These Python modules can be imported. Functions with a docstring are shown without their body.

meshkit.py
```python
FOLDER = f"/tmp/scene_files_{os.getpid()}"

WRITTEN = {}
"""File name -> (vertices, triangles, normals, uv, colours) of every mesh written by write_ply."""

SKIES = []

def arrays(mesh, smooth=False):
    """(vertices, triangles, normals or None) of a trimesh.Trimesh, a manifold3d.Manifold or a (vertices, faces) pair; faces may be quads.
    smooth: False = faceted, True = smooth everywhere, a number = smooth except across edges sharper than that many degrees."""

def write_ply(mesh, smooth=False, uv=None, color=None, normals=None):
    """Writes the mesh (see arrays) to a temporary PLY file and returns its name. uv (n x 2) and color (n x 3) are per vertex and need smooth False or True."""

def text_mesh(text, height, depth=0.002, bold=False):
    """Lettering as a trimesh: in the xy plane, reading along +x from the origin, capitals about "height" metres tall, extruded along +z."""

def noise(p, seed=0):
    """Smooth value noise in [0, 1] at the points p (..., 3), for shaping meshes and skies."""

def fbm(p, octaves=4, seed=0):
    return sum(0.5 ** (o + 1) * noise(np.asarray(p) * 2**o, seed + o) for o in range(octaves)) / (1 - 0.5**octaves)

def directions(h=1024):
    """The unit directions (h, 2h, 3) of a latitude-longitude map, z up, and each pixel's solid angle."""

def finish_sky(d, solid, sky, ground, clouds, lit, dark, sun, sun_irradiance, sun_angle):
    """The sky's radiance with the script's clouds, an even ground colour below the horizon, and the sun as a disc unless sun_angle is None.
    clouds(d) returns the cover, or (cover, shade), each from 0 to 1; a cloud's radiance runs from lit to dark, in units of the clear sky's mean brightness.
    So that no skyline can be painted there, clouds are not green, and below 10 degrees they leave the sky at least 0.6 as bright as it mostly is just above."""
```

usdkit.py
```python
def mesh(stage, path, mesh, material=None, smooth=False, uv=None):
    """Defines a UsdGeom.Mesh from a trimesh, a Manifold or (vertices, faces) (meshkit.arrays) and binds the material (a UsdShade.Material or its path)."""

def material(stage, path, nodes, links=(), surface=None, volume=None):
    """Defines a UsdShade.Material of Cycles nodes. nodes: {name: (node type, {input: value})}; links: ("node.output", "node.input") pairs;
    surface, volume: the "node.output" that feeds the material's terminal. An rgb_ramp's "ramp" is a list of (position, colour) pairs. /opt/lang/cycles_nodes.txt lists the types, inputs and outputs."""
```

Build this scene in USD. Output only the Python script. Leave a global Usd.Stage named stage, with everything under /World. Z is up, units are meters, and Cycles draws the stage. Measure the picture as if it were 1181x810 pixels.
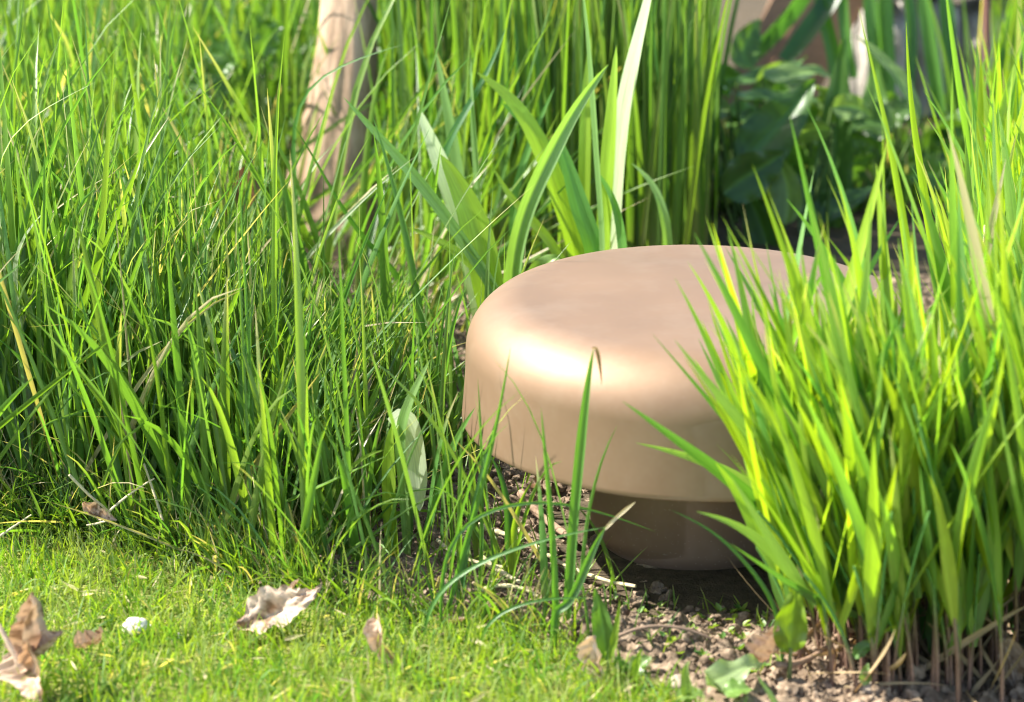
import math
import numpy as np, trimesh, usdkit, meshkit
from pxr import Usd, UsdGeom, UsdLux, UsdShade, Gf, Sdf, Vt

stage = Usd.Stage.CreateInMemory()
UsdGeom.SetStageUpAxis(stage, 'Z'); UsdGeom.SetStageMetersPerUnit(stage, 1.0)
UsdGeom.Xform.Define(stage, '/World'); UsdGeom.Scope.Define(stage, '/World/Looks')
rng = np.random.default_rng(7)

# ------------------------------------------------------------------ camera, sky, sun, exposure
CAM_H, PITCH, FPX = 0.795, math.radians(18.0), 2779.0
EXPOSURE = 1.8
SUN = np.array([-0.69, 0.09, 0.71]); SUN /= np.linalg.norm(SUN)
SUN_I, SKY_I = 1.15, 0.105
cam = UsdGeom.Camera.Define(stage, '/World/camera')
cam.CreateFocalLengthAttr(36.0 * FPX / 1181); cam.CreateHorizontalApertureAttr(36.0)
cam.CreateVerticalApertureAttr(36.0 * 702 / 1024)
cam.CreateClippingRangeAttr(Gf.Vec2f(0.05, 500))
cam.CreateFStopAttr(5.6); cam.CreateFocusDistanceAttr(2.10); cam.CreateExposureAttr(EXPOSURE)
cam.AddTranslateOp().Set(Gf.Vec3d(0, 0, CAM_H)); cam.AddRotateXOp().Set(90 - math.degrees(PITCH))

usdkit.material(stage, '/World/Looks/sky_look', {
    'sky': ('sky_texture', {'sky_type': 'single_scattering', 'sun_disc': False, 'sun_elevation': math.asin(SUN[2]),
                            'sun_rotation': math.atan2(SUN[0], SUN[1]), 'aerosol_density': 1.5}),
    'bg': ('background_shader', {'strength': SKY_I})}, [('sky.color', 'bg.color')], surface='bg.background')
dome = UsdLux.DomeLight.Define(stage, '/World/sky')
UsdShade.MaterialBindingAPI.Apply(dome.GetPrim()).Bind(UsdShade.Material.Get(stage, '/World/Looks/sky_look'))
dome.GetPrim().SetCustomDataByKey('label', 'clear daylight sky'); dome.GetPrim().SetCustomDataByKey('kind', 'structure')
sun = UsdLux.DistantLight.Define(stage, '/World/sun')
sun.CreateNormalizeAttr(True); sun.CreateIntensityAttr(SUN_I); sun.CreateAngleAttr(0.53); sun.CreateColorAttr(Gf.Vec3f(1.0, 0.95, 0.86))
sun.AddRotateZOp().Set(math.degrees(math.atan2(SUN[1], SUN[0])) + 90); sun.AddRotateXOp().Set(math.degrees(math.acos(SUN[2])))

# ------------------------------------------------------------------ helpers
cp, sp = math.cos(PITCH), math.sin(PITCH)
EYE = np.array([0, 0, CAM_H])


def ray(px, py):
    """Direction of the line of sight through a spot of the photograph (survey of the place)."""
    x, y = (px - 590.5) / FPX, (405 - py) / FPX
    return np.array([x, cp + y * sp, -sp + y * cp])


def P(px, py, Y):
    d = ray(px, py); return EYE + d * (Y / d[1])


def G(px, py, z=0.0):
    d = ray(px, py); return EYE + d * ((z - CAM_H) / d[2])


used = {}


def numbered(parent, name):
    k = used.get((parent, name), 0); used[(parent, name)] = k + 1
    return f'{parent}/{name}' + (f'_{k:03d}' if k else '')


def tag(prim, label=None, cat=None, group=None, kind=None):
    for k, v in (('label', label), ('category', cat), ('group', group), ('kind', kind)):
        if v: prim.SetCustomDataByKey(k, v)
    return prim


def thing(name, label, cat, loc=(0, 0, 0), group=None):
    x = UsdGeom.Xform.Define(stage, numbered('/World', name)); x.AddTranslateOp().Set(Gf.Vec3d(*map(float, loc)))
    x.GetPrim().SetCustomDataByKey('at', ' '.join(f'{c:.5f}' for c in loc))
    return tag(x.GetPrim(), label, cat, group)


def obj(name, m, mat, parent=None, smooth=True):
    """m: dict(v, f, col, uv) in world coordinates, or a trimesh."""
    where = str(parent.GetPath()) if parent else '/World'
    if not isinstance(m, dict): m = dict(v=np.array(m.vertices), f=np.array(m.faces))
    v = np.asarray(m['v'], float)
    if parent is not None:
        q = parent
        while q and q.GetName() != 'World':
            if q.GetCustomDataByKey('at'): v = v - np.array(list(map(float, q.GetCustomDataByKey('at').split())))
            q = q.GetParent()
    g = usdkit.mesh(stage, numbered(where, name), (v, m['f']), '/World/Looks/' + mat, smooth=smooth, uv=m.get('uv') if smooth in (True, False) else None)
    if m.get('col') is not None:
        UsdGeom.PrimvarsAPI(g).CreatePrimvar('col', Sdf.ValueTypeNames.Color3fArray, 'vertex').Set(Vt.Vec3fArray.FromNumpy(np.clip(m['col'], 0, 1).astype(np.float32)))
    g.CreateDoubleSidedAttr(True)
    return g.GetPrim()


def join(ms):
    v, f, c, u, n = [], [], [], [], 0
    for m in ms:
        v.append(m['v']); f.append(m['f'] + n); n += len(m['v'])
        c.append(m['col']); u.append(m['uv'])
    return dict(v=np.vstack(v), f=np.vstack(f), col=np.vstack(c), uv=np.vstack(u))


def strip_faces(N, rows, cols):
    a = np.arange(N)[:, None, None] * rows * cols
    i, j = np.meshgrid(np.arange(rows - 1), np.arange(cols - 1), indexing='ij')
    k = (i * cols + j)[None]
    k = a + k
    q = np.stack([k, k + 1, k + cols + 1, k + cols], -1).reshape(-1, 4)
    return np.vstack([q[:, [0, 1, 2]], q[:, [0, 2, 3]]])


def grass_profile(t): return np.clip(0.55 + 2.2 * t, 0, 1) * (1 - t ** 2.4) ** 0.8 + 0.015
def lance_profile(t): return (np.clip(t / 0.30, 0, 1) * 0.68 + 0.32) * (1 - t ** 1.8) ** 0.95 + 0.015
def strap_profile(t): return np.clip(0.75 + t, 0, 1) * np.clip((1 - t) / 0.30, 0, 1) ** 0.6 + 0.012
def ovate_profile(t): return np.clip(np.sin(np.pi * np.clip(t, 0, 1) ** 0.72), 0, 1) ** 0.8 * (1 - 0.25 * t) + 0.02
PROF = dict(grass=grass_profile, lance=lance_profile, strap=strap_profile, ovate=ovate_profile)


def blades(base, az, L, W, lean, bend, power, roll, twist, seg, prof, col, basecol=None, tipcol=None, fold=0.25, cols=3, basefrac=0.18):
    """Many blades at once: each springs from base, leans towards az and bends over along its length."""
    N = len(base); t = np.linspace(0, 1, seg + 1)
    th = lean[:, None] + bend[:, None] * t[None] ** power[:, None]
    thm = 0.5 * (th[:, 1:] + th[:, :-1]); ds = (L / seg)[:, None]
    h = np.concatenate([np.zeros((N, 1)), np.cumsum(np.sin(thm) * ds, 1)], 1)
    z = np.concatenate([np.zeros((N, 1)), np.cumsum(np.cos(thm) * ds, 1)], 1)
    ca, sa = np.cos(az)[:, None], np.sin(az)[:, None]
    Pt = np.stack([base[:, :1] + h * ca, base[:, 1:2] + h * sa, base[:, 2:3] + z], -1)
    T = np.stack([np.sin(th) * ca, np.sin(th) * sa, np.cos(th)], -1)
    B0 = np.broadcast_to(np.stack([-sa, ca, 0 * ca], -1), T.shape); N0 = np.cross(T, B0)
    a = (roll[:, None] + twist[:, None] * t[None])[..., None]
    B = B0 * np.cos(a) + N0 * np.sin(a); Nn = -B0 * np.sin(a) + N0 * np.cos(a)
    w = (W[:, None] * PROF[prof](t)[None])[..., None]
    us = np.linspace(-1, 1, cols)
    V = np.stack([Pt + B * w * 0.5 * u + Nn * w * fold * (abs(u) - 0.5) for u in us], 2)
    C = np.broadcast_to(col[:, None, None, :], V.shape).copy()
    if basecol is not None:
        k = np.clip(1 - t / basefrac, 0, 1)[None, :, None, None]; C = C * (1 - k) + basecol[:, None, None, :] * k
    if tipcol is not None:
        k = np.clip((t - 0.72) / 0.28, 0, 1)[None, :, None, None] ** 1.5; C = C * (1 - k) + tipcol[:, None, None, :] * k
    U = np.stack(np.broadcast_arrays((np.arange(N) % 997)[:, None, None] * 2.37 + (us * 0.5 + 0.5)[None, None, :], (t[None, :] * L[:, None])[:, :, None]), -1)
    return dict(v=V.reshape(-1, 3), f=strip_faces(N, seg + 1, cols), col=C.reshape(-1, 3), uv=U.reshape(-1, 2))


def prune(m, rows, cols):
    """Leaves out blades that would grow through the ornament."""
    V = m['v'].reshape(-1, rows * cols, 3); r = np.hypot(V[..., 0] - 0.1604, V[..., 1] - 1.932)
    ok = ~((r < 0.209) & (V[..., 2] < 0.223) & (V[..., 2] > 0.108) | (r < 0.10) & (V[..., 2] < 0.2)).any(1)
    k = int(ok.sum())
    return dict(v=V[ok].reshape(-1, 3), f=strip_faces(k, rows, cols), col=m['col'].reshape(len(V), -1, 3)[ok].reshape(-1, 3), uv=m['uv'].reshape(len(V), -1, 2)[ok].reshape(-1, 2))


def spline(pts, n):
    pts = np.asarray(pts, float)
    if len(pts) == 2: pts = np.array([pts[0], pts.mean(0), pts[1]])
    from scipy.interpolate import CubicSpline, PchipInterpolator
    d = np.r_[0, np.cumsum(np.linalg.norm(np.diff(pts, axis=0), axis=1))]
    return PchipInterpolator(d, pts)(np.linspace(0, d[-1], n)), d[-1]


def ribbon(pts, W, prof='lance', seg=14, cols=5, roll=0.0, twist=0.0, fold=0.2, cup=0.0, veins=0, vein_amp=0.0, crumple=0.0,
           col=(.1, .2, .03), base=None, tip=None, tipfrac=0.15, ribcol=None, seed=0, face=None, edge=0.0, wavy=0.0, spots=None):
    """One leaf along a spine; its flat side is turned to face, then rolled about the spine."""
    S, L = spline(pts, seg + 1); t = np.linspace(0, 1, seg + 1)
    for _ in range(5): S[1:-1] = 0.25 * S[:-2] + 0.5 * S[1:-1] + 0.25 * S[2:]
    T = np.gradient(S, axis=0); T /= np.linalg.norm(T, axis=1, keepdims=True) + 1e-12
    f = np.array([0, -0.94, 0.34]) if face is None else np.asarray(face, float)
    B0 = np.cross(T, f); B0 /= np.linalg.norm(B0, axis=1, keepdims=True) + 1e-9; N0 = np.cross(B0, T)
    a = (roll + twist * t)[:, None]
    B = B0 * np.cos(a) + N0 * np.sin(a); Nn = -B0 * np.sin(a) + N0 * np.cos(a)
    us = np.linspace(-1, 1, cols); w = W * PROF[prof](t)
    U, TT = np.meshgrid(us, t)
    wl = w[:, None] * np.ones_like(U)
    if edge: wl = wl * (1 + edge * (meshkit.noise(np.stack([TT * 14, np.sign(U) * 3 + 9, 0 * U + seed * 1.7], -1), seed) - 0.5) * 2)
    off = wl * (fold * (np.abs(U) - 0.5) + cup * (U ** 2 - 0.4))
    if veins: off += vein_amp * W * np.cos(2 * np.pi * (TT * veins - np.abs(U) * 1.6)) * (0.3 + 0.7 * np.abs(U))
    if crumple: off += crumple * W * (meshkit.fbm(np.stack([TT * L / W * 2.2, U * 1.6 + 5, 0 * U + seed * 3.1], -1), 3, seed) - 0.5) * 2
    if wavy: off += wavy * W * np.abs(U) ** 2 * np.sin(TT * 17 + seed + np.sign(U) * 0.9)
    V = S[:, None] + B[:, None] * (wl * 0.5 * U)[..., None] + Nn[:, None] * off[..., None]
    C = np.broadcast_to(np.asarray(col, float), V.shape).copy()
    if ribcol is not None:
        k = np.exp(-(U / 0.13) ** 2)[..., None] * 0.8
        if veins: k = np.maximum(k, 0.35 * np.clip(np.cos(2 * np.pi * (TT * veins - np.abs(U) * 1.6)), 0, 1)[..., None] ** 4)
        C = C * (1 - k) + np.asarray(ribcol) * k
    if base is not None:
        k = np.clip(1 - TT / 0.25, 0, 1)[..., None]; C = C * (1 - k) + np.asarray(base) * k
    if tip is not None:
        k = np.clip((TT - 1 + tipfrac) / tipfrac, 0, 1)[..., None]; C = C * (1 - k) + np.asarray(tip) * k
    C *= (0.85 + 0.3 * meshkit.fbm(np.stack([TT * 5 + seed, U * 1.5, 0 * U + seed], -1), 3, seed))[..., None]
    if spots is not None:
        k = np.clip((meshkit.fbm(np.stack([TT * 9 + seed, U * 2.5 + 3, 0 * U + 2], -1), 3, seed + 5) - 0.56) * 8, 0, 1)[..., None]; C = C * (1 - k) + np.asarray(spots) * k
    uv = np.stack([U * 0.5 + 0.5 + seed * 2.37, TT * L], -1)
    return dict(v=V.reshape(-1, 3), f=strip_faces(1, seg + 1, cols), col=C.reshape(-1, 3), uv=uv.reshape(-1, 2))


def tube(pts, r0, r1=None, sides=6, seg=10, rough=0.0, col=(.3, .2, .1), seed=0, cap=True):
    S, L = spline(pts, seg + 1); t = np.linspace(0, 1, seg + 1)
    T = np.gradient(S, axis=0); T /= np.linalg.norm(T, axis=1, keepdims=True) + 1e-12
    ref = np.array([0, 0, 1.0]) if abs(T[:, 2]).mean() < 0.8 else np.array([1.0, 0.2, 0])
    A = np.cross(T, ref); A /= np.linalg.norm(A, axis=1, keepdims=True); Bv = np.cross(T, A)
    r = r0 + ((r0 if r1 is None else r1) - r0) * t
    ph = np.linspace(0, 2 * np.pi, sides, endpoint=False)
    R = np.repeat(r[:, None], sides, 1)
    if rough: R = R * (1 + rough * (meshkit.fbm(np.stack([np.cos(ph)[None] * 1.3 + 0 * R, np.sin(ph)[None] * 1.3 + 0 * R, t[:, None] * L / r0 * 0.25 + 0 * R + seed * 7.3], -1), 3, seed) - 0.5) * 2)
    V = S[:, None] + A[:, None] * (R * np.cos(ph))[..., None] + Bv[:, None] * (R * np.sin(ph))[..., None]
    V = V.reshape(-1, 3)
    i, j = np.meshgrid(np.arange(seg), np.arange(sides), indexing='ij')
    q = np.stack([i * sides + j, i * sides + (j + 1) % sides, (i + 1) * sides + (j + 1) % sides, (i + 1) * sides + j], -1).reshape(-1, 4)
    F = np.vstack([q[:, [0, 1, 2]], q[:, [0, 2, 3]]])
    n = len(V); V = np.vstack([V, S[0], S[-1]]); k = np.arange(sides)
    F = np.vstack([F, np.stack([0 * k + n, (k + 1) % sides, k], -1), np.stack([0 * k + n + 1, seg * sides + k, seg * sides + (k + 1) % sides], -1)])
    C = np.broadcast_to(np.asarray(col, float), V.shape).copy() * (0.85 + 0.3 * meshkit.fbm(V * 120, 2, seed))[:, None]
    return dict(v=V, f=F, col=C, uv=np.zeros((len(V), 2)))


def lump(c, r, seed, squash=0.75, rough=0.5, sub=2, col=(.2, .15, .1)):
    m = trimesh.creation.icosphere(sub, 1.0); v = np.array(m.vertices)
    v = v * (1 + rough * (meshkit.fbm(v * 1.3 + seed * 3.7, 3, seed) - 0.5) * 2)[:, None] * np.array(r) * np.array([1, 1, squash])
    return dict(v=v + np.asarray(c), f=np.array(m.faces), col=np.broadcast_to(np.asarray(col, float), v.shape).copy(), uv=np.zeros((len(v), 2)))


# ------------------------------------------------------------------ materials
def leaf_look(name, trans=0.45, rough=0.34, spec=0.6, tcol=(1.72, 1.78, 0.45), streak=22, bump=0.25):
    usdkit.material(stage, '/World/Looks/' + name, {
        'a': ('attribute', {'attribute': 'col'}), 'uv': ('uvmap', {'attribute': 'st'}),
        'mp': ('mapping', {'scale': (streak, 18.0, 1.0)}), 'n': ('noise_texture', {'scale': 1.0, 'detail': 3.0, 'roughness': 0.6}),
        'r': ('rgb_ramp', {'ramp': [(0.25, (0.72,) * 3), (0.75, (1.22,) * 3)]}),
        'm': ('mix', {'mix_type': 'multiply', 'fac': 1.0}), 't': ('mix', {'mix_type': 'multiply', 'fac': 1.0, 'color2': tcol}),
        'b': ('bump', {'strength': bump, 'distance': 0.0006}),
        'p': ('principled_bsdf', {'roughness': rough, 'specular_ior_level': spec}),
        'tr': ('translucent_bsdf', {}), 'x': ('mix_closure', {'fac': trans})},
        [('uv.UV', 'mp.vector'), ('mp.vector', 'n.vector'), ('n.fac', 'r.fac'), ('a.color', 'm.color1'), ('r.color', 'm.color2'),
         ('m.color', 'p.base_color'), ('m.color', 't.color1'), ('t.color', 'tr.color'), ('n.fac', 'b.height'), ('b.normal', 'p.normal'),
         ('p.BSDF', 'x.closure1'), ('tr.BSDF', 'x.closure2')], surface='x.closure')


leaf_look('grass_leaf')
leaf_look('lawn_leaf', trans=0.45, rough=0.5, spec=0.3)
leaf_look('iris_leaf', trans=0.5, rough=0.33, spec=0.55, streak=16)
leaf_look('broad_leaf', trans=0.36, rough=0.38, spec=0.5, streak=5, bump=0.4)
leaf_look('dry_leaf', trans=0.18, rough=0.75, spec=0.2, tcol=(1.3, 1.0, 0.7), streak=7, bump=0.5)


def rough_look(name, nodes_color, scale, bump_d, rough=0.9, attr=True, spec=0.2, fine=4.0):
    n = {'g': ('geometry', {}), 'n': ('noise_texture', {'scale': scale, 'detail': 6.0, 'roughness': 0.65}),
         'n2': ('noise_texture', {'scale': scale * fine, 'detail': 4.0, 'roughness': 0.6}),
         'r': ('rgb_ramp', {'ramp': nodes_color}), 'h': ('math', {'math_type': 'multiply_add', 'value2': 0.5}),
         'b': ('bump', {'strength': 0.8, 'distance': bump_d}), 'p': ('principled_bsdf', {'roughness': rough, 'specular_ior_level': spec})}
    l = [('g.position', 'n.vector'), ('g.position', 'n2.vector'), ('n.fac', 'r.fac'), ('n2.fac', 'h.value1'), ('n.fac', 'h.value3'), ('h.value', 'b.height'), ('b.normal', 'p.normal')]
    if attr:
        n['a'] = ('attribute', {'attribute': 'col'}); n['m'] = ('mix', {'mix_type': 'multiply', 'fac': 1.0})
        l += [('a.color', 'm.color1'), ('r.color', 'm.color2'), ('m.color', 'p.base_color')]
    else: l += [('r.color', 'p.base_color')]
    usdkit.material(stage, '/World/Looks/' + name, n, l, surface='p.BSDF')


rough_look('ground_look', [(0.3, (0.6,) * 3), (0.7, (1.3,) * 3)], 90, 0.003)
rough_look('soil_look', [(0.28, (0.065, 0.044, 0.028)), (0.5, (0.20, 0.145, 0.098)), (0.74, (0.42, 0.325, 0.23))], 140, 0.002, attr=False)
rough_look('twig_look', [(0.3, (0.75,) * 3), (0.7, (1.2,) * 3)], 300, 0.0006)
rough_look('stone_look', [(0.3, (0.24, 0.22, 0.185)), (0.55, (0.37, 0.34, 0.295)), (0.75, (0.48, 0.45, 0.39))], 25, 0.004, attr=False)
usdkit.material(stage, '/World/Looks/bark_look', {
    'g': ('geometry', {}), 'mp': ('mapping', {'scale': (70.0, 70.0, 12.0)}), 'n': ('noise_texture', {'scale': 1.0, 'detail': 6.0, 'roughness': 0.65}),
    'n2': ('noise_texture', {'scale': 14.0, 'detail': 4.0}), 'r': ('rgb_ramp', {'ramp': [(0.28, (0.20, 0.135, 0.09)), (0.45, (0.37, 0.265, 0.19)), (0.7, (0.52, 0.39, 0.29))]}),
    'r2': ('rgb_ramp', {'ramp': [(0.35, (0.78, 0.72, 0.66)), (0.62, (1.1, 1.06, 1.02))]}), 'm': ('mix', {'mix_type': 'multiply', 'fac': 1.0}),
    'b': ('bump', {'strength': 0.7, 'distance': 0.003}), 'p': ('principled_bsdf', {'roughness': 0.8, 'specular_ior_level': 0.25})},
    [('g.position', 'mp.vector'), ('mp.vector', 'n.vector'), ('g.position', 'n2.vector'), ('n.fac', 'r.fac'), ('n2.fac', 'r2.fac'), ('r.color', 'm.color1'), ('r2.color', 'm.color2'),
     ('m.color', 'p.base_color'), ('n.fac', 'b.height'), ('b.normal', 'p.normal')], surface='p.BSDF')
usdkit.material(stage, '/World/Looks/bronze_look', {
    'g': ('geometry', {}), 'n': ('noise_texture', {'scale': 7.0, 'detail': 5.0}), 'f': ('noise_texture', {'scale': 700.0, 'detail': 3.0}),
    'd': ('noise_texture', {'scale': 420.0, 'detail': 2.0}), 'dr': ('rgb_ramp', {'ramp': [(0.64, (0.0,) * 3), (0.72, (1.0,) * 3)]}),
    'big': ('noise_texture', {'scale': 16.0, 'detail': 4.0, 'roughness': 0.7}), 'br': ('rgb_ramp', {'ramp': [(0.45, (0.0,) * 3), (0.75, (0.5,) * 3)]}),
    's': ('separate_xyz', {}), 'lo': ('map_range', {'clamp': True, 'from_min': 0.0, 'from_max': 0.10, 'to_min': 0.9, 'to_max': 0.12}),
    'k': ('math', {'math_type': 'multiply'}), 'k2': ('math', {'math_type': 'multiply_add', 'value2': 0.7}),
    'r': ('rgb_ramp', {'ramp': [(0.35, (0.200, 0.129, 0.081)), (0.65, (0.236, 0.152, 0.096))]}),
    'm': ('mix', {'color2': (0.30, 0.225, 0.16)}),
    'rr': ('map_range', {'from_min': 0.3, 'from_max': 0.7, 'to_min': 0.50, 'to_max': 0.60}),
    'b': ('bump', {'strength': 0.08, 'distance': 0.0004}), 'p': ('principled_bsdf', {'metallic': 0.45, 'specular_ior_level': 0.3})},
    [('g.position', 'n.vector'), ('g.position', 'f.vector'), ('g.position', 'd.vector'), ('g.position', 'big.vector'), ('g.position', 's.vector'), ('s.z', 'lo.value'),
     ('d.fac', 'dr.fac'), ('dr.color', 'k.value1'), ('lo.result', 'k.value2'), ('big.fac', 'br.fac'), ('br.color', 'k2.value1'), ('k.value', 'k2.value3'), ('k2.value', 'm.fac'),
     ('n.fac', 'r.fac'), ('r.color', 'm.color1'), ('m.color', 'p.base_color'), ('n.fac', 'rr.value'), ('rr.result', 'p.roughness'),
     ('f.fac', 'b.height'), ('b.normal', 'p.normal')], surface='p.BSDF')

# ------------------------------------------------------------------ ground and soil
def poly_px(pts): return np.array([G(*p)[:2] for p in pts])


def inside(xy, poly):
    x, y = xy[:, 0], xy[:, 1]; r = np.zeros(len(xy), bool); n = len(poly)
    for i in range(n):
        (x1, y1), (x2, y2) = poly[i], poly[(i + 1) % n]
        if y1 == y2: continue
        r ^= ((y1 > y) != (y2 > y)) & (x < (x2 - x1) * (y - y1) / (y2 - y1) + x1)
    return r


def scatter(poly, n, seed):
    g = np.random.default_rng(seed); poly = np.asarray(poly); lo, hi = poly.min(0), poly.max(0); got = []
    while sum(map(len, got)) < n:
        c = lo + g.random((4 * n + 50, 2)) * (hi - lo); got.append(c[inside(c, poly)])
    return np.vstack(got)[:n]


# the edge of the lawn (front) and the edge of the long grass (behind it), as lines on the ground from left to right
LAWN_EDGE = [(-300, 615), (0, 622), (100, 628), (200, 655), (300, 690), (400, 715), (520, 728), (600, 738), (680, 765), (760, 800), (840, 850)]
LAWN = np.vstack([poly_px(LAWN_EDGE), [[0.30, 1.40], [-1.1, 1.40], [-1.1, 1.95]]])
TALL_EDGE = [(-300, 600), (0, 606), (110, 622), (210, 648), (310, 682), (370, 692), (415, 668), (432, 610), (440, 560), (455, 480), (515, 400), (560, 372)]
TALL = np.vstack([poly_px(TALL_EDGE), [[0.0, 2.75], [0.0, 4.6], [-1.25, 4.6], [-1.1, 2.2]]])
SOIL_Z = 0.006


def ground_height(x, y): return (meshkit.fbm(np.stack([x * 3.0, y * 3.0, 0 * x], -1), 3, 3) - 0.5) * 0.03 * np.exp(-((np.abs(x) / 2.5) ** 4 + (np.abs(y - 3) / 3) ** 4))


gx = np.r_[-30, -12, -6, -3, np.linspace(-1.5, 1.5, 151), 3, 6, 12, 30]
gy = np.r_[-20, -8, -3, 0, np.linspace(1.0, 5.2, 181), 7, 10, 18, 40]
X, Y = np.meshgrid(gx, gy); V = np.stack([X, Y, ground_height(X, Y)], -1).reshape(-1, 3)
inl = inside(V[:, :2], LAWN) | (V[:, 1] < 1.62)
gcol = np.where(inl[:, None], [[0.22, 0.23, 0.06]], [[0.085, 0.065, 0.04]])
tag(obj('ground', dict(v=V, f=strip_faces(1, len(gy), len(gx)), col=gcol), 'ground_look'), 'garden ground of soil and thatch under the grass', kind='structure')

SX, SY = np.linspace(-0.30, 0.62, 330), np.linspace(1.50, 2.75, 400)
X, Y = np.meshgrid(SX, SY)


def soil_height(x, y):
    p = np.stack([x, y, 0 * x], -1)
    z = ground_height(x, y) + SOIL_Z + (meshkit.fbm(p * 14, 3, 11) - 0.5) * 0.022 + np.abs(meshkit.fbm(p * 75, 3, 12) - 0.5) * 0.022 + (meshkit.noise(p * 210, 13) - 0.5) * 0.006
    edge = np.minimum(np.minimum(x + 0.30, 0.62 - x) / 0.08, np.minimum(y - 1.50, 2.75 - y) / 0.08)
    q = np.stack([x, y], -1).reshape(-1, 2); lawnish = sum(inside(q + [dx, dy], LAWN).astype(float) for dx in (-.018, 0, .018) for dy in (-.018, 0, .018)).reshape(np.shape(x)) / 9
    foot = np.exp(-(((x - 0.16) / 0.15) ** 2 + ((y - 1.9) / 0.15) ** 2) ** 2)
    return z - 0.04 * np.clip(1 - edge, 0, 1) - 0.034 * lawnish - 0.016 * foot


tag(obj('soil', dict(v=np.stack([X, Y, soil_height(X, Y)], -1).reshape(-1, 3), f=strip_faces(1, len(SY), len(SX))), 'soil_look'),
    'bare crumbly brown garden soil around the foot of the bronze ornament', kind='structure')


def on_soil(px, py, dz=0.0):
    p = G(px, py, 0.01); return np.array([p[0], p[1], float(soil_height(np.array([p[0]]), np.array([p[1]]))[0]) + dz])


def on_lawn(px, py, dz=0.0):
    p = G(px, py, 0.0); return np.array([p[0], p[1], float(ground_height(np.array([p[0]]), np.array([p[1]]))[0]) + dz])


# crumbs of soil: uncountable, instanced from eight shapes
pi = UsdGeom.PointInstancer.Define(stage, '/World/soil_crumbs')
tag(pi.GetPrim(), 'loose crumbs and small clods of dry brown soil', kind='stuff')
paths = []
for k in range(8):
    path = f'/World/soil_crumbs/crumb_shape_{k:03d}'
    m = lump((0, 0, 0), (1, 1, 1), 20 + k, 0.7, 1.15, 2); usdkit.mesh(stage, path, (m['v'], m['f']), '/World/Looks/soil_look', smooth=40); paths.append(path)
SOILP = np.array([[-0.26, 1.86], [-0.05, 1.66], [0.10, 1.60], [0.56, 1.56], [0.58, 2.5], [0.0, 2.6], [-0.2, 2.3]])
ns = 15000
xy = scatter(SOILP, ns, 31); sc = 0.0009 * np.exp(rng.gamma(1.5, 0.40, ns)); sc = np.minimum(sc, 0.0068)
z = soil_height(xy[:, 0], xy[:, 1]) + sc * 0.35
keep = ~inside(xy, LAWN); xy, z, sc = xy[keep], z[keep], sc[keep]; ns = len(xy)
pi.CreatePositionsAttr(Vt.Vec3fArray.FromNumpy(np.c_[xy, z].astype(np.float32))); pi.CreateProtoIndicesAttr(Vt.IntArray.FromNumpy(rng.integers(0, 8, ns).astype(np.int32)))
pi.CreateScalesAttr(Vt.Vec3fArray.FromNumpy(np.repeat(sc[:, None], 3, 1).astype(np.float32)))
q = rng.normal(size=(ns, 4)); q /= np.linalg.norm(q, axis=1, keepdims=True)
pi.CreateOrientationsAttr(Vt.QuathArray([Gf.Quath(*map(float, k)) for k in q]))
for p in paths: pi.CreatePrototypesRel().AddTarget(p)

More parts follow.
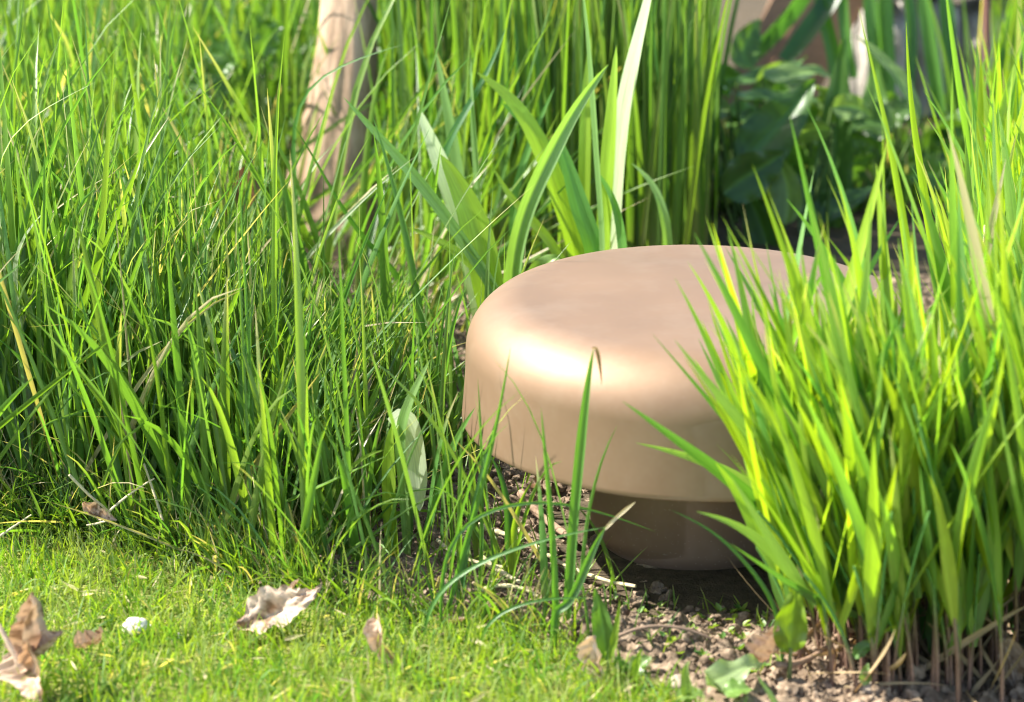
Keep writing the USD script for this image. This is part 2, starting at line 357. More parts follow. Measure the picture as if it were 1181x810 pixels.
# ------------------------------------------------------------------ the bronze ornament
R, RC, CAPH, RIM = 0.1980, 0.051, 0.1085, 0.1125
ox, oy = P(806, 480, 1.932)[0], 1.932
st = thing('bronze_ornament', 'large smooth bronze mushroom shaped ornament standing on bare soil', 'garden ornament', (ox, oy, 0))
a = np.linspace(0, np.pi / 2, 20)
prof = [(0.1, RIM - 0.004), (R - 0.006, RIM - 0.0035), (R + 0.0022, RIM - 0.003), (R + 0.0035, RIM - 0.0015), (R + 0.0034, RIM + 0.002), (R + 0.0020, RIM + 0.018), (R + 0.0006, RIM + 0.036)]
prof += [(R - RC + RC * math.cos(t), RIM + CAPH - RC + RC * math.sin(t) * 0.93) for t in a]
zt = prof[-1][1]
prof += [(r, zt + 0.0030 * (1 - (r / (R - RC)) ** 2)) for r in np.linspace(R - RC, 0, 12)[1:]]
cap = trimesh.creation.revolve(np.array(prof), sections=160); cap.apply_translation((ox, oy, 0))
obj('cap', cap, 'bronze_look', st, smooth=50)
RB = 0.0945
pf = [(0, -0.009), (RB - 0.034, -0.009)] + [(RB - 0.034 + 0.031 * math.sin(t), 0.019 - 0.028 * math.cos(t)) for t in np.linspace(0.1, np.pi / 2, 14)] + [(RB - 0.001, 0.06), (RB, RIM - 0.012), (RB, RIM + 0.01), (0, RIM + 0.01)]
foot = trimesh.creation.revolve(np.array(pf), sections=120); foot.apply_translation((ox, oy, 0))
obj('foot', foot, 'bronze_look', st, smooth=50)

# ------------------------------------------------------------------ colours of leaves
GREEN, YEL, DARK, BLUE, STRAW = map(np.array, ([0.086, 0.205, 0.046], [0.175, 0.275, 0.032], [0.05, 0.135, 0.04], [0.14, 0.24, 0.085], [0.42, 0.36, 0.22]))


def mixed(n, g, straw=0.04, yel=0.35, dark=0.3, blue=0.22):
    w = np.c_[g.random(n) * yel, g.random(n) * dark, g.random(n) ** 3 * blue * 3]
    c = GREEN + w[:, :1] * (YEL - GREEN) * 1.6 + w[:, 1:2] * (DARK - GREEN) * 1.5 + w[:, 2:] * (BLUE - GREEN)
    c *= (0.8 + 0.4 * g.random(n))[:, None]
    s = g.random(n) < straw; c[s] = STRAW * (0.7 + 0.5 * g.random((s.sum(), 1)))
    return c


def grass(poly, n, seed, length, width, lean=(0.05, 0.35), bend=(0.1, 0.9), power=(1.2, 4.0), azim=None, spread=6.28, seg=8, prof='grass', straw=0.04, zoff=-0.004, clump=0.0, fold=0.28, cols=3, soil=False, yel=0.35, dark=0.3, limit=False):
    g = np.random.default_rng(seed); xy = scatter(poly, n, seed)
    if clump:
        d = meshkit.fbm(np.c_[xy * 22, 0 * xy[:, :1]], 2, seed); xy = xy[d > np.quantile(d, clump)]; n = len(xy)
    z = (soil_height if soil else ground_height)(xy[:, 0], xy[:, 1]) + zoff
    az = g.random(n) * 6.283 if azim is None else azim + g.normal(size=n) * spread
    L = length[0] + (length[1] - length[0]) * g.random(n) ** 0.8; W = width[0] + (width[1] - width[0]) * g.random(n) ** 1.7
    ln = lean[0] + (lean[1] - lean[0]) * g.random(n) ** 1.6; bd = bend[0] + (bend[1] - bend[0]) * g.random(n) ** 1.8
    pw = power[0] + (power[1] - power[0]) * g.random(n)
    c = mixed(n, g, straw, yel, dark); bc = np.where(g.random((n, 1)) < 0.5, STRAW * 0.8, c * 0.8 + STRAW * 0.15)
    tc = np.where(g.random((n, 1)) < 0.12, STRAW * 1.2, c * 1.05)
    if limit:
        k = low_near(np.c_[xy, z], az, L, ln, bd); ok = (k > 0.5 * L) | (g.random(n) < 0.12)
        c, bc, tc = c[ok], bc[ok], tc[ok]; xy, z, az, L, W, ln, bd, pw, n = xy[ok], z[ok], az[ok], k[ok], W[ok], ln[ok], bd[ok], pw[ok], int(ok.sum())
    return prune(blades(np.c_[xy, z], az, L, W, ln, bd, pw, g.normal(size=n) * 1.2, g.normal(size=n) * 0.9, seg, prof, c, bc, tc, fold, cols), seg + 1, cols)


# ------------------------------------------------------------------ lawn
lawn = [grass(LAWN, 42000, 41, (0.012, 0.036), (0.0009, 0.0024), (0.1, 1.5), (0.0, 1.7), seg=4, cols=2, fold=0, straw=0.04, yel=1.0, dark=0.0, zoff=-0.002),
        grass(np.vstack([poly_px([(-300, 585), (0, 592), (110, 606), (210, 636), (310, 672), (400, 700), (440, 712), (520, 721), (600, 728), (690, 755)]), poly_px(LAWN_EDGE[::-1])[3:]]), 2600, 42, (0.02, 0.085), (0.001, 0.0032), (0.1, 1.1), (0.2, 1.3), seg=5, straw=0.12, yel=0.8)]
k = np.clip((meshkit.fbm(lawn[0]['v'] * [26, 26, 0] + 3, 3, 8) - 0.48) * 5, 0, 1)[:, None]; lawn[0]['col'] = lawn[0]['col'] * (1 - 0.4 * k) + np.array([0.30, 0.33, 0.13]) * 0.4 * k
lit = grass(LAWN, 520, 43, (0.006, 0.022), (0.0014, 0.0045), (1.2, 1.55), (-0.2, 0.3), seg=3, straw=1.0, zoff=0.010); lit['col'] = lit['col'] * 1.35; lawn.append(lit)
tag(obj('lawn_grass', join(lawn), 'lawn_leaf'), 'short bright sunlit lawn grass along the front edge of the bed', 'grass', kind='stuff')

# ------------------------------------------------------------------ long grass, left of and behind the ornament
def low_near(base, az, L, ln, bd):
    """The grass is shorter in front of the trunk, the strap leaved plant and the ornament, as in the garden."""
    g = np.random.default_rng(5); k = L.copy(); th = ln + bd * 0.25
    for _ in range(14):
        tx, ty, tz = base[:, 0] + np.sin(th) * np.cos(az) * k, base[:, 1] + np.sin(th) * np.sin(az) * k, base[:, 2] + np.cos(th) * k
        dz = tz - CAM_H; depth = ty * cp - dz * sp; px = 590.5 + FPX * tx / depth; py = 405 - FPX * (ty * sp + dz * cp) / depth
        lim = np.interp(px, [0, 170, 250, 320, 345, 430, 470, 530, 560, 850], [-200, -200, 70, 130, 285, 300, 260, 345, 420, 420])
        lim = lim + (base[:, 0] * 7919 % 1) * 40 + 5
        bad = (py < lim) & (base[:, 1] < np.where(px < 330, 2.95, np.where(px < 445, 2.8, 2.45)))
        sx = (ox - R - base[:, 0]); bad |= (np.abs(base[:, 1] - oy) < 0.33) & (tz > 0.10 + 0.8 * np.maximum(ox - R - np.maximum(tx, base[:, 0]), 0)) & (base[:, 0] > -0.35)
        k = np.where(bad, k * 0.88, k)
    return np.where(g.random(len(L)) < 0.97, k, L)


front = np.vstack([poly_px(TALL_EDGE[:8]), [[-0.03, 2.15], [-0.10, 2.35], [-1.0, 2.35]]])
right_lean = np.vstack([poly_px([(300, 640), (430, 600), (440, 560), (455, 480), (515, 400)]), [[-0.04, 2.5], [-0.3, 2.4]]])
tall = [grass(front, 1350, 51, (0.20, 0.40), (0.0045, 0.0115), (0.02, 0.5), (0.0, 0.9), (1.2, 5), seg=9, clump=0.15, straw=0.02, limit=True, yel=0.55),
        grass(front, 900, 56, (0.18, 0.36), (0.0025, 0.005), (0.02, 0.9), (0.0, 1.2), (1.2, 5), seg=9, straw=0.05, limit=True),
        grass(TALL, 3800, 52, (0.22, 0.46), (0.005, 0.0115), (0.02, 0.45), (0.0, 0.9), (1.2, 5), seg=8, clump=0.2, straw=0.02, limit=True, yel=0.55),
        grass(right_lean, 300, 53, (0.20, 0.36), (0.004, 0.009), (0.25, 0.6), (0.0, 0.5), (1.2, 4), azim=0.15, spread=0.5, seg=9, limit=True),
        grass(front, 2300, 54, (0.05, 0.18), (0.0016, 0.0045), (0.1, 1.2), (0.1, 1.5), seg=6, straw=0.30),
        grass(TALL, 800, 55, (0.26, 0.42), (0.003, 0.0085), (0.5, 1.1), (0.0, 0.5), (1, 3), azim=0.2, spread=0.7, seg=8, straw=0.10, limit=True)]
tag(obj('tall_grass', join(tall), 'grass_leaf'), 'dense long green meadow grass left of the bronze ornament', 'grass', kind='stuff')
BACK = np.array([[-0.135, 2.78], [0.06, 2.62], [0.19, 2.60], [0.245, 2.75], [0.245, 3.1], [0.26, 3.8], [-0.20, 3.8], [-0.145, 3.0]])
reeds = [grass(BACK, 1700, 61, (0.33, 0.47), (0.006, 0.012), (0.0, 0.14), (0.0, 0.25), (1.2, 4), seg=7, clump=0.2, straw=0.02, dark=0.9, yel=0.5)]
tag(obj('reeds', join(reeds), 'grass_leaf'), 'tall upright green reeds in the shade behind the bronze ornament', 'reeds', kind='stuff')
SPARSE = np.vstack([poly_px([(410, 690), (560, 715), (640, 725), (700, 745), (730, 700), (640, 650), (600, 560), (560, 470), (470, 480), (460, 560)])])
few = [grass(SPARSE, 90, 71, (0.10, 0.26), (0.003, 0.007), (0.02, 0.5), (0.1, 0.8), seg=9, soil=True),
       grass(SPARSE, 170, 72, (0.015, 0.07), (0.001, 0.003), (0.1, 1.0), (0.1, 1.2), seg=5, soil=True, yel=0.8),
       grass(np.vstack([poly_px([(690, 700), (900, 700), (900, 790), (740, 790)])]), 70, 73, (0.006, 0.028), (0.001, 0.0028), (0.1, 1.0), (0.1, 1.2), seg=4, soil=True, yel=1.0)]
tag(obj('seedling_grass', join(few), 'grass_leaf'), 'thin scattered grass blades and seedlings growing from the bare soil', 'grass', kind='stuff')

# ------------------------------------------------------------------ the clump of broad bladed grass at the right
clump = thing('broad_grass_clump', 'big clump of broad bright green blades on brown stems at right before the ornament', 'grass clump', G(1040, 780))
g = np.random.default_rng(81)
FRONT = np.array([[0.205, 1.66], [0.235, 1.615], [0.36, 1.58], [0.62, 1.58], [0.72, 1.95], [0.50, 2.05], [0.30, 1.80], [0.22, 1.74]])
REAR = np.array([[0.40, 1.95], [0.75, 1.85], [0.95, 2.3], [0.80, 2.7], [0.50, 2.6], [0.44, 2.3]])
leaves, stems = [], []
LEFTF = np.array([[0.215, 1.665], [0.245, 1.615], [0.36, 1.60], [0.38, 1.70], [0.24, 1.745]])
for poly, n, seed in ((FRONT, 300, 82), (REAR, 260, 83), (LEFTF, 95, 84)):
    for x, y in scatter(poly, n, seed):
        side = np.clip((x - 0.40) / 0.2, -1, 1); H = g.uniform(0.16, 0.27) * (0.68 if seed == 84 else 1)
        lean = 0.10 + (0.34 if seed == 84 else 0.22) * max(0, -side) * g.random(); az = np.pi + g.normal() * 0.6 if side < 0.3 else g.random() * 6.28
        t = np.linspace(0, 1, 6); th = lean * (0.4 + 0.9 * t)
        S = np.array([x, y, 0.0]) + np.stack([np.sin(th) * t * H * np.cos(az), np.sin(th) * t * H * np.sin(az), np.cos(th) * t * H], -1)
        if (np.hypot(S[:, 0] - 0.1604, S[:, 1] - 1.932) < np.where(S[:, 2] > 0.10, 0.206, 0.10)).any(): continue
        stems.append(tube(S, 0.0011 + 0.0011 * g.random(), 0.001, 5, 6, 0.15, col=np.array([0.16, 0.095, 0.065]) * g.uniform(0.6, 1.5)))
        k = len(stems[-1]['v']); tt = np.clip((stems[-1]['v'][:, 2] / H - 0.28) * 4, 0, 1)[:, None]
        stems[-1]['col'] = stems[-1]['col'] * (1 - tt) + GREEN * tt
        a0 = g.random() * 6.28
        for j in range(g.integers(5, 9)):
            u = 0.26 + 0.74 * (j + g.random() * 0.6) / 8.3; b = np.array([np.interp(u, t, S[:, i]) for i in range(3)])
            aa = a0 + np.pi * j + g.normal() * 0.5
            if side < 0.2 and g.random() < 0.5: aa = np.pi + g.normal() * 0.5
            leaves.append((b, aa, g.uniform(0.11, 0.22), g.uniform(0.008, 0.0152), g.uniform(0.05, 0.34) + lean * 0.5, g.uniform(-0.12, 0.38), g.uniform(1.0, 3.0)))
N = len(leaves)
cb = mixed(N, g, 0.01, 1.15, 0.12, 0.15) * 1.3; order = np.argsort([b[0][1] - 0.25 * b[3] * 100 * 0.02 for b in leaves])
arr = lambda i: np.array([leaves[k][i] for k in order])
RL, TW = g.normal(size=N) * 0.9, g.normal(size=N) * 0.6
tips = np.where(g.random((N, 1)) < 0.15, STRAW * 1.1, cb * 1.05)


def leafset(s): return blades(arr(0)[s], arr(1)[s], arr(2)[s], arr(3)[s], arr(4)[s], arr(5)[s], arr(6)[s], RL[s], TW[s], 9, 'lance', cb[s], None, tips[s], 0.16, 3)


made = 0
for k in range(N):
    m = prune(leafset(slice(k, k + 1)), 10, 3)
    if len(m['v']): obj('leaf', m, 'grass_leaf', clump); made += 1
    if made == 275: break
tag(obj('leaves_behind', prune(leafset(slice(k + 1, N)), 10, 3), 'grass_leaf', clump), kind='stuff')
stems.sort(key=lambda m: m['v'][0][1])
for m in stems[:290]: obj('stem', m, 'twig_look', clump)
tag(obj('stems_behind', join(stems[290:]), 'twig_look', clump), kind='stuff')


GLINT = (-0.42, -0.62, 0.66)


def traced(px, w, Y0, Y1=None, root=None, direct=False, **kw):
    Y1 = Y0 if Y1 is None else Y1; n = len(px)
    pts = [P(x, y, Y0 + (Y1 - Y0) * i / (n - 1)) for i, (x, y) in enumerate(px)]
    w = w * pts[0][1] / cp / FPX
    if root is not None:
        a = np.asarray(root, float); pts = [a] + ([] if direct else [a * 0.45 + pts[0] * 0.55 + [0, 0, 0.02]]) + pts
    return ribbon(pts, w, **kw)


fan = [([(925, 668), (905, 615), (850, 560), (790, 515), (718, 463)], 24, 1.70, 1.64, 'g'), ([(905, 600), (860, 555), (800, 528), (733, 511)], 17, 1.72, 1.68, 'b'),
       ([(935, 690), (905, 650), (850, 605), (803, 590)], 18, 1.66, 1.62, 'b'), ([(1005, 715), (940, 690), (885, 655), (842, 627)], 18, 1.64, 1.60, 'g'),
       ([(945, 640), (900, 560), (850, 500), (800, 440), (752, 385)], 15, 1.70, 1.66, 'g'), ([(925, 590), (890, 530), (840, 470), (778, 392)], 18, 1.67, 1.64, 'b'),
       ([(950, 640), (930, 520), (880, 430), (840, 340), (800, 268)], 22, 1.65, 1.63, 'g'), ([(960, 600), (930, 460), (880, 340), (833, 250)], 17, 1.68, 1.66, 'y'),
       ([(975, 560), (945, 420), (905, 290), (868, 190)], 15, 1.68, 1.66, 'y'), ([(990, 470), (960, 360), (935, 240), (910, 130)], 14, 1.70, 1.68, 'g'),
       ([(1090, 600), (1060, 400), (1040, 240), (990, 10)], 18, 1.85, 1.84, 'y'), ([(1080, 330), (1065, 220), (1050, 120), (1045, 25)], 14, 2.0, 1.98, 'y'),
       ([(1000, 640), (960, 540), (930, 470), (900, 330)], 24, 1.64, 1.63, 'y'), ([(1010, 700), (990, 600), (960, 500), (940, 400)], 24, 1.63, 1.62, 'y'),
       ([(1060, 690), (1040, 600), (1010, 520), (975, 370)], 22, 1.62, 1.62, 'g'), ([(1105, 700), (1090, 610), (1060, 540), (1020, 430)], 24, 1.62, 1.61, 'y'),
       ([(1000, 735), (1040, 715), (1040, 690), (980, 650)], 16, 1.61, 1.60, 'y'), ([(1150, 690), (1130, 560), (1110, 420), (1105, 250)], 22, 1.64, 1.64, 'g'),
       ([(940, 700), (900, 640), (840, 545)], 16, 1.63, 1.61, 'b'), ([(1170, 620), (1160, 480), (1140, 340), (1135, 170)], 20, 1.70, 1.70, 'y')]
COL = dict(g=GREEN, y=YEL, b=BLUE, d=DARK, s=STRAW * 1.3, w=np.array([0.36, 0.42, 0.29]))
for k, (px, w, y0, y1, c) in enumerate(fan):
    obj('leaf', traced(px, w, y0, y1, prof='lance', col=COL[c], roll=rng.normal() * 0.5, twist=rng.normal() * 0.3, fold=0.18, seed=100 + k), 'grass_leaf', clump)

# dead blades fallen between its stems
th_ = grass(FRONT, 420, 87, (0.03, 0.11), (0.0015, 0.006), (0.6, 1.5), (-0.3, 0.5), seg=6, straw=1.0, zoff=0.006, soil=True); th_['col'] = th_['col'] * np.array([0.75, 0.66, 0.6])
tag(obj('dead_thatch', th_, 'dry_leaf'), 'fallen dry blades and thatch between the stems of the big clump', 'thatch', kind='stuff')

# ------------------------------------------------------------------ broad strap leaved plant behind the ornament
iris = thing('strap_leaf_plant', 'tall plant with broad arching pale and yellow green strap leaves right behind the ornament', 'plant', G(640, 330))
IY = 2.36
for k, (px, w, dy, c, roll, kw) in enumerate([
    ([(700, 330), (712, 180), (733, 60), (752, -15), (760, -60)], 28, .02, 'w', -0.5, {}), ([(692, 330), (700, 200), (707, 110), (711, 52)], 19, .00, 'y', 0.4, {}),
    ([(697, 320), (688, 180), (680, 60), (670, -30)], 9, -.02, 'b', 0.9, {}), ([(588, 345), (600, 262), (638, 175), (668, 118), (702, 74)], 19, -.05, 'b', 0.3, {'fold': 0.35}),
    ([(672, 320), (650, 240), (622, 165), (590, 112), (549, 83)], 24, .03, 'y', -0.3, {}), ([(668, 310), (655, 225), (628, 165), (578, 118)], 20, .06, 'g', 0.2, {}),
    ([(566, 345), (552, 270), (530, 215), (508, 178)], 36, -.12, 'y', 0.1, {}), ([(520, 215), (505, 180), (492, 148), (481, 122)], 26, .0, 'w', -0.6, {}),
    ([(585, 360), (530, 272), (488, 213), (440, 160), (396, 112)], 14, -.12, 'b', 0.4, {'fold': 0.3}), ([(558, 330), (550, 200), (545, 130), (543, 66)], 10, .05, 'b', 0.6, {}),
    ([(545, 310), (532, 220), (517, 130), (502, 55)], 15, .08, 'b', 0.5, {}), ([(772, 300), (763, 232), (750, 205), (728, 188)], 11, .05, 'b', 0.0, {}),
    ([(672, 310), (674, 200), (676, 110), (682, 40)], 14, .08, 'y', 0.2, {}), ([(505, 190), (540, 125), (562, 85), (584, 32)], 9, .06, 'd', 0.3, {}),
    ([(600, 330), (590, 240), (600, 200), (640, 100)], 9, .1, 'g', 0.3, {}), ([(690, 300), (668, 240), (655, 190), (640, 150)], 22, -.01, 'g', 0.1, {}),
    ([(655, 320), (620, 260), (590, 230), (568, 192)], 11, .02, 'y', 0.2, {}), ([(720, 320), (716, 260), (702, 215), (686, 195)], 12, -.03, 'g', 0.5, {}),
    ([(575, 350), (560, 320), (520, 285), (470, 262)], 12, -.1, 'y', 0.3, {})]):
    obj('leaf', traced(px, w, IY + dy, IY + dy + 0.03, root=P(640 + (px[0][0] - 640) * 0.6, 430, IY + dy) * [1, 1, 0], prof='strap', col=COL[c] * 1.3, roll=roll if c != 'w' else 0.0, face=GLINT if c == 'w' else None, twist=rng.normal() * 0.25, seg=22, cols=7, **{'fold': 0.14, **kw}, seed=140 + k, base=(0.2, 0.26, 0.1)), 'iris_leaf', iris)

fold_pl = thing('folded_leaf_plant', 'young strap leaved plant with a broad pale leaf folded over, left of the ornament', 'plant', G(462, 640))
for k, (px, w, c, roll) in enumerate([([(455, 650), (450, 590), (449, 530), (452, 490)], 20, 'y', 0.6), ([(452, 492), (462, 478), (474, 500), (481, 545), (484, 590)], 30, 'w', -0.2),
                                      ([(470, 640), (466, 560), (460, 500), (478, 450), (496, 415)], 14, 'b', 0.5), ([(480, 650), (505, 570), (520, 520), (548, 470)], 9, 'g', 0.4)]):
    obj('leaf', traced(px, w, 1.87, 1.855, prof='strap', col=COL[c] * 1.15, roll=roll if c != 'w' else 0.0, face=GLINT if c == 'w' else None, seg=18, cols=7, fold=0.15, seed=170 + k), 'iris_leaf', fold_pl)

# ------------------------------------------------------------------ single blades in front of the ornament, each told apart
b1 = thing('grass_shoot', 'upright grass blade in front of the cap with its brown tip bent over', 'grass blade', on_soil(655, 690), group=None)
obj('blade', traced([(655, 700), (661, 610), (671, 505), (682, 412), (685, 400)], 12, 1.715, 1.70, root=P(654, 730, 1.715) * [1, 1, 0], seg=18, prof='strap', col=GREEN * 1.1, fold=0.3, roll=0.3, seed=1), 'grass_leaf', b1)
obj('tip', traced([(683, 402), (687, 398), (690, 410), (694, 445)], 5, 1.70, 1.695, prof='lance', col=(0.24, 0.17, 0.07), fold=0.3, seed=2), 'dry_leaf', b1)
single = [([(641, 712), (637, 620), (630, 540), (624, 470)], 9, 1.70, 'g', 'narrow upright grass blade just left of the bent tip blade', 'grass'),
          ([(512, 640), (530, 606), (565, 586), (625, 577), (690, 590), (757, 614)], 5, 1.72, 'g', 'long thin grass blade arching low across to the ornament foot', 'grass'),
          ([(500, 690), (548, 652), (610, 628), (660, 615), (706, 607)], 5.5, 1.70, 'g', 'grass blade arching over soil, below the low arching one', 'grass'),
          ([(560, 722), (592, 700), (640, 690), (685, 690)], 4.5, 1.68, 'g', 'lowest green blade lying over the soil near the lawn', 'grass'),
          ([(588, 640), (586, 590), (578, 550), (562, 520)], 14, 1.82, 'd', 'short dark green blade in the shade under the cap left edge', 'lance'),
          ([(590, 640), (594, 600), (604, 570), (616, 552)], 13, 1.80, 'y', 'short yellow green blade growing under the cap at left', 'lance'),
          ([(553, 680), (556, 590), (555, 510), (551, 436)], 5, 1.80, 'g', 'very thin upright blade crossing the cap left edge', 'grass'),
          ([(520, 690), (545, 600), (566, 520), (589, 400)], 7, 1.74, 'g', 'tall thin blade slanting right across the cap left edge', 'grass'),
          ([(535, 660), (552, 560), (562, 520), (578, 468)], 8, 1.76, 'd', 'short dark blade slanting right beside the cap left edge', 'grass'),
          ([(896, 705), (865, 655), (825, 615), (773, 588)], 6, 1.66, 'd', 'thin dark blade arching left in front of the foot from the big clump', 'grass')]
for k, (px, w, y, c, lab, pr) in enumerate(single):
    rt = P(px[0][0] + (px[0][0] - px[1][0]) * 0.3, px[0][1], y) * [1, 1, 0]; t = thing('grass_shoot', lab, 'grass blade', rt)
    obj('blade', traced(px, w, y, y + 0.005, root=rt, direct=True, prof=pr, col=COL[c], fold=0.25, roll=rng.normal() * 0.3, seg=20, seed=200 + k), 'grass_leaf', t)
b3 = thing('grass_shoot', 'green blade beside the foot ending in a pale withered tip', 'grass blade', on_soil(650, 700))
obj('blade', traced([(648, 705), (673, 660), (688, 625), (699, 607)], 10, 1.69, 1.695, root=P(638, 730, 1.69) * [1, 1, 0], seg=18, prof='strap', col=GREEN, fold=0.3, seed=3), 'grass_leaf', b3)
obj('tip', traced([(697, 611), (712, 596), (733, 579)], 4, 1.695, 1.70, prof='strap', col=STRAW * 1.5, fold=0.3, seed=4), 'dry_leaf', b3)

# tufts of broader blades that stand out of the long grass
WIDE = [
    ([(118, 240), (108, 190), (95, 150), (80, 108)], 16, 2.25, 'y', 0.2), ([(142, 230), (140, 170), (138, 130), (136, 92)], 14, 2.4, 'y', 0.3), ([(188, 250), (195, 190), (210, 130), (238, 88)], 12, 2.4, 'y', 0.2),
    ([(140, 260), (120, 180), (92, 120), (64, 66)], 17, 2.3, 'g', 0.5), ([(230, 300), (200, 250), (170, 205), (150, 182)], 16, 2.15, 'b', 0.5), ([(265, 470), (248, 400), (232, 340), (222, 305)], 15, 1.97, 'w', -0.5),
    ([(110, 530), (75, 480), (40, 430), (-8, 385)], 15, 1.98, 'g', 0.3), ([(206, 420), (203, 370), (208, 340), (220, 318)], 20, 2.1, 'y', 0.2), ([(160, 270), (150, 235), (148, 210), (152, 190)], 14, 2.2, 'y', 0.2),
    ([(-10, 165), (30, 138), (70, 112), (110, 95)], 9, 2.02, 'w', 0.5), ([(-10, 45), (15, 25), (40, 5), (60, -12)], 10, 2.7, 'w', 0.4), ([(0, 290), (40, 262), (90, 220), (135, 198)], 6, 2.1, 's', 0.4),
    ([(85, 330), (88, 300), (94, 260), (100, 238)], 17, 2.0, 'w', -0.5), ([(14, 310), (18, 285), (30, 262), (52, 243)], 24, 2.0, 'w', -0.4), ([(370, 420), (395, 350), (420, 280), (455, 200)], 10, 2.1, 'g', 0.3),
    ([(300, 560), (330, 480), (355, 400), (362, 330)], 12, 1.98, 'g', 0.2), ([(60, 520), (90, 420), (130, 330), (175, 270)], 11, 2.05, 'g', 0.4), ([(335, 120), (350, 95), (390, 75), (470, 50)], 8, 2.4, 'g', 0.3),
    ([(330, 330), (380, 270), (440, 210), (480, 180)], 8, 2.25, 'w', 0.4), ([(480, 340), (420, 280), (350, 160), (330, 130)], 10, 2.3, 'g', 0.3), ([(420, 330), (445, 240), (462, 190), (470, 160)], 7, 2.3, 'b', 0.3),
    ([(230, 330), (260, 280), (300, 230), (330, 130)], 9, 2.3, 'b', 0.5), ([(500, 560), (530, 470), (548, 400), (556, 330)], 8, 2.08, 'b', 0.2), ([(250, 650), (230, 560), (215, 480), (190, 420)], 12, 1.93, 'g', 0.3)]
for name, where, ids in (('grass_tuft', 'tuft of wide yellow green blades in the long grass near the upper left corner', (0, 1, 2, 3, 8)), ('grass_tuft', 'tuft with silvery slanting blades at the very left edge of the long grass', (9, 11, 6, 16)),
                         ('grass_tuft', 'single bright bent blade sticking up far back in the top left corner', (10,)), ('grass_tuft', 'tuft of short pale wide blades in the long grass at far left', (12, 13)),
                         ('grass_tuft', 'tuft with a pale upright blade and a broad yellow one amid the long grass', (4, 5, 7)), ('grass_tuft', 'tuft of slender blades crossing in front of the tree trunk', (14, 17, 18, 19, 20, 21)),
                         ('grass_tuft', 'tuft of dark green blades at the front of the long grass above the lawn', (15, 23)), ('grass_tuft', 'grey green slanting blade just left of the cap', (22,))):
    base = np.mean([P(*WIDE[i][0][0], WIDE[i][2])[:2] for i in ids], 0); base = np.r_[base, 0]
    t = thing(name, where, 'grass tuft', base)
    for i in ids:
        px, w, y, c, roll = WIDE[i]; b0 = P(*px[0], y); rt = np.r_[base[:2] * 0.4 + b0[:2] * 0.6, -0.003]
        obj('blade', traced(px, w, y, y - 0.02, root=rt, prof='lance', col=COL[c], fold=0.2, roll=roll if c != 'w' else 0.0, face=GLINT if c == 'w' else None, seg=18, twist=rng.normal() * 0.3, seed=240 + i), 'iris_leaf', t)

# ------------------------------------------------------------------ tree
tree = thing('garden_tree', 'tree with tan bark and a flared trunk standing in the long grass', 'tree', P(385, 290, 2.85) * [1, 1, 0])
TY = 2.85
ring = [(-60, 406, 58), (0, 403, 62), (60, 400, 68), (130, 394, 80), (190, 386, 96), (240, 380, 112), (280, 374, 132), (320, 368, 156)]
zs = [P(c, y, TY)[2] for y, c, w in ring]; xs = [P(c, y, TY)[0] for y, c, w in ring]; rs = [w / 2 * TY / cp / FPX for y, c, w in ring]
o_ = np.argsort(zs); zs, xs, rs = np.array(zs)[o_], np.array(xs)[o_], np.array(rs)[o_]
zz = np.r_[np.linspace(-0.03, zs[-1], 60), np.linspace(zs[-1] + 0.03, 1.9, 40)]
cx = np.interp(zz, zs, xs) + np.clip(zz - zs[-1], 0, 9) * 0.05; rr = np.interp(zz, zs, rs) * np.where(zz > zs[-1], 1 - 0.22 * (zz - zs[-1]), 1)
ph = np.linspace(0, 2 * np.pi, 48, endpoint=False)
Z, PH = np.meshgrid(zz, ph, indexing='ij')
flute = 0.26 * np.cos(3 * (PH + 1.0 + 0.12 * np.sin(Z * 9))) + 0.07 * np.cos(7 * PH + 2 + Z * 2) * np.clip(1 - Z / 0.6, 0.3, 1)
nz = meshkit.fbm(np.stack([np.cos(PH) * 3, np.sin(PH) * 3, Z * 5], -1), 4, 91) - 0.5
RR = rr[:, None] * (1 + flute * 0.4 + nz * 0.22)
V = np.stack([cx[:, None] + RR * np.cos(PH), TY + 0.05 + RR * np.sin(PH), Z], -1).reshape(-1, 3)
i, j = np.meshgrid(np.arange(len(zz) - 1), np.arange(48), indexing='ij')
q = np.stack([i * 48 + j, i * 48 + (j + 1) % 48, (i + 1) * 48 + (j + 1) % 48, (i + 1) * 48 + j], -1).reshape(-1, 4)
obj('trunk', dict(v=V, f=np.vstack([q[:, [0, 1, 2]], q[:, [0, 2, 3]]])), 'bark_look', tree)
top = np.array([cx[-1], TY + 0.05, 1.85]); tg = np.random.default_rng(5); lv = []
for k in range(5):
    d = np.array([math.cos(k * 1.3), math.sin(k * 1.3), 1.3]); e = top + d * 0.55
    obj('limb', tube([top - [0, 0, 0.05], top + d * 0.25 + [0, 0, 0.05], e], 0.014, 0.005, 7, 8, 0.2, col=(0.3, 0.21, 0.15), seed=k), 'twig_look', tree)
    for _ in range(130):
        c = e + tg.normal(size=3) * 0.16; lv.append((c, tg.random() * 6.28))
lb = np.array([c for c, _ in lv]); n = len(lb)
tag(obj('crown', blades(lb, np.array([a for _, a in lv]), tg.uniform(.05, .09, n), tg.uniform(.02, .035, n), tg.uniform(.8, 2, n), tg.uniform(0, .6, n), np.ones(n) * 1.5, tg.normal(size=n) * .5, 0 * lb[:, 0], 5, 'ovate', mixed(n, tg, 0)), 'broad_leaf', tree), kind='stuff')


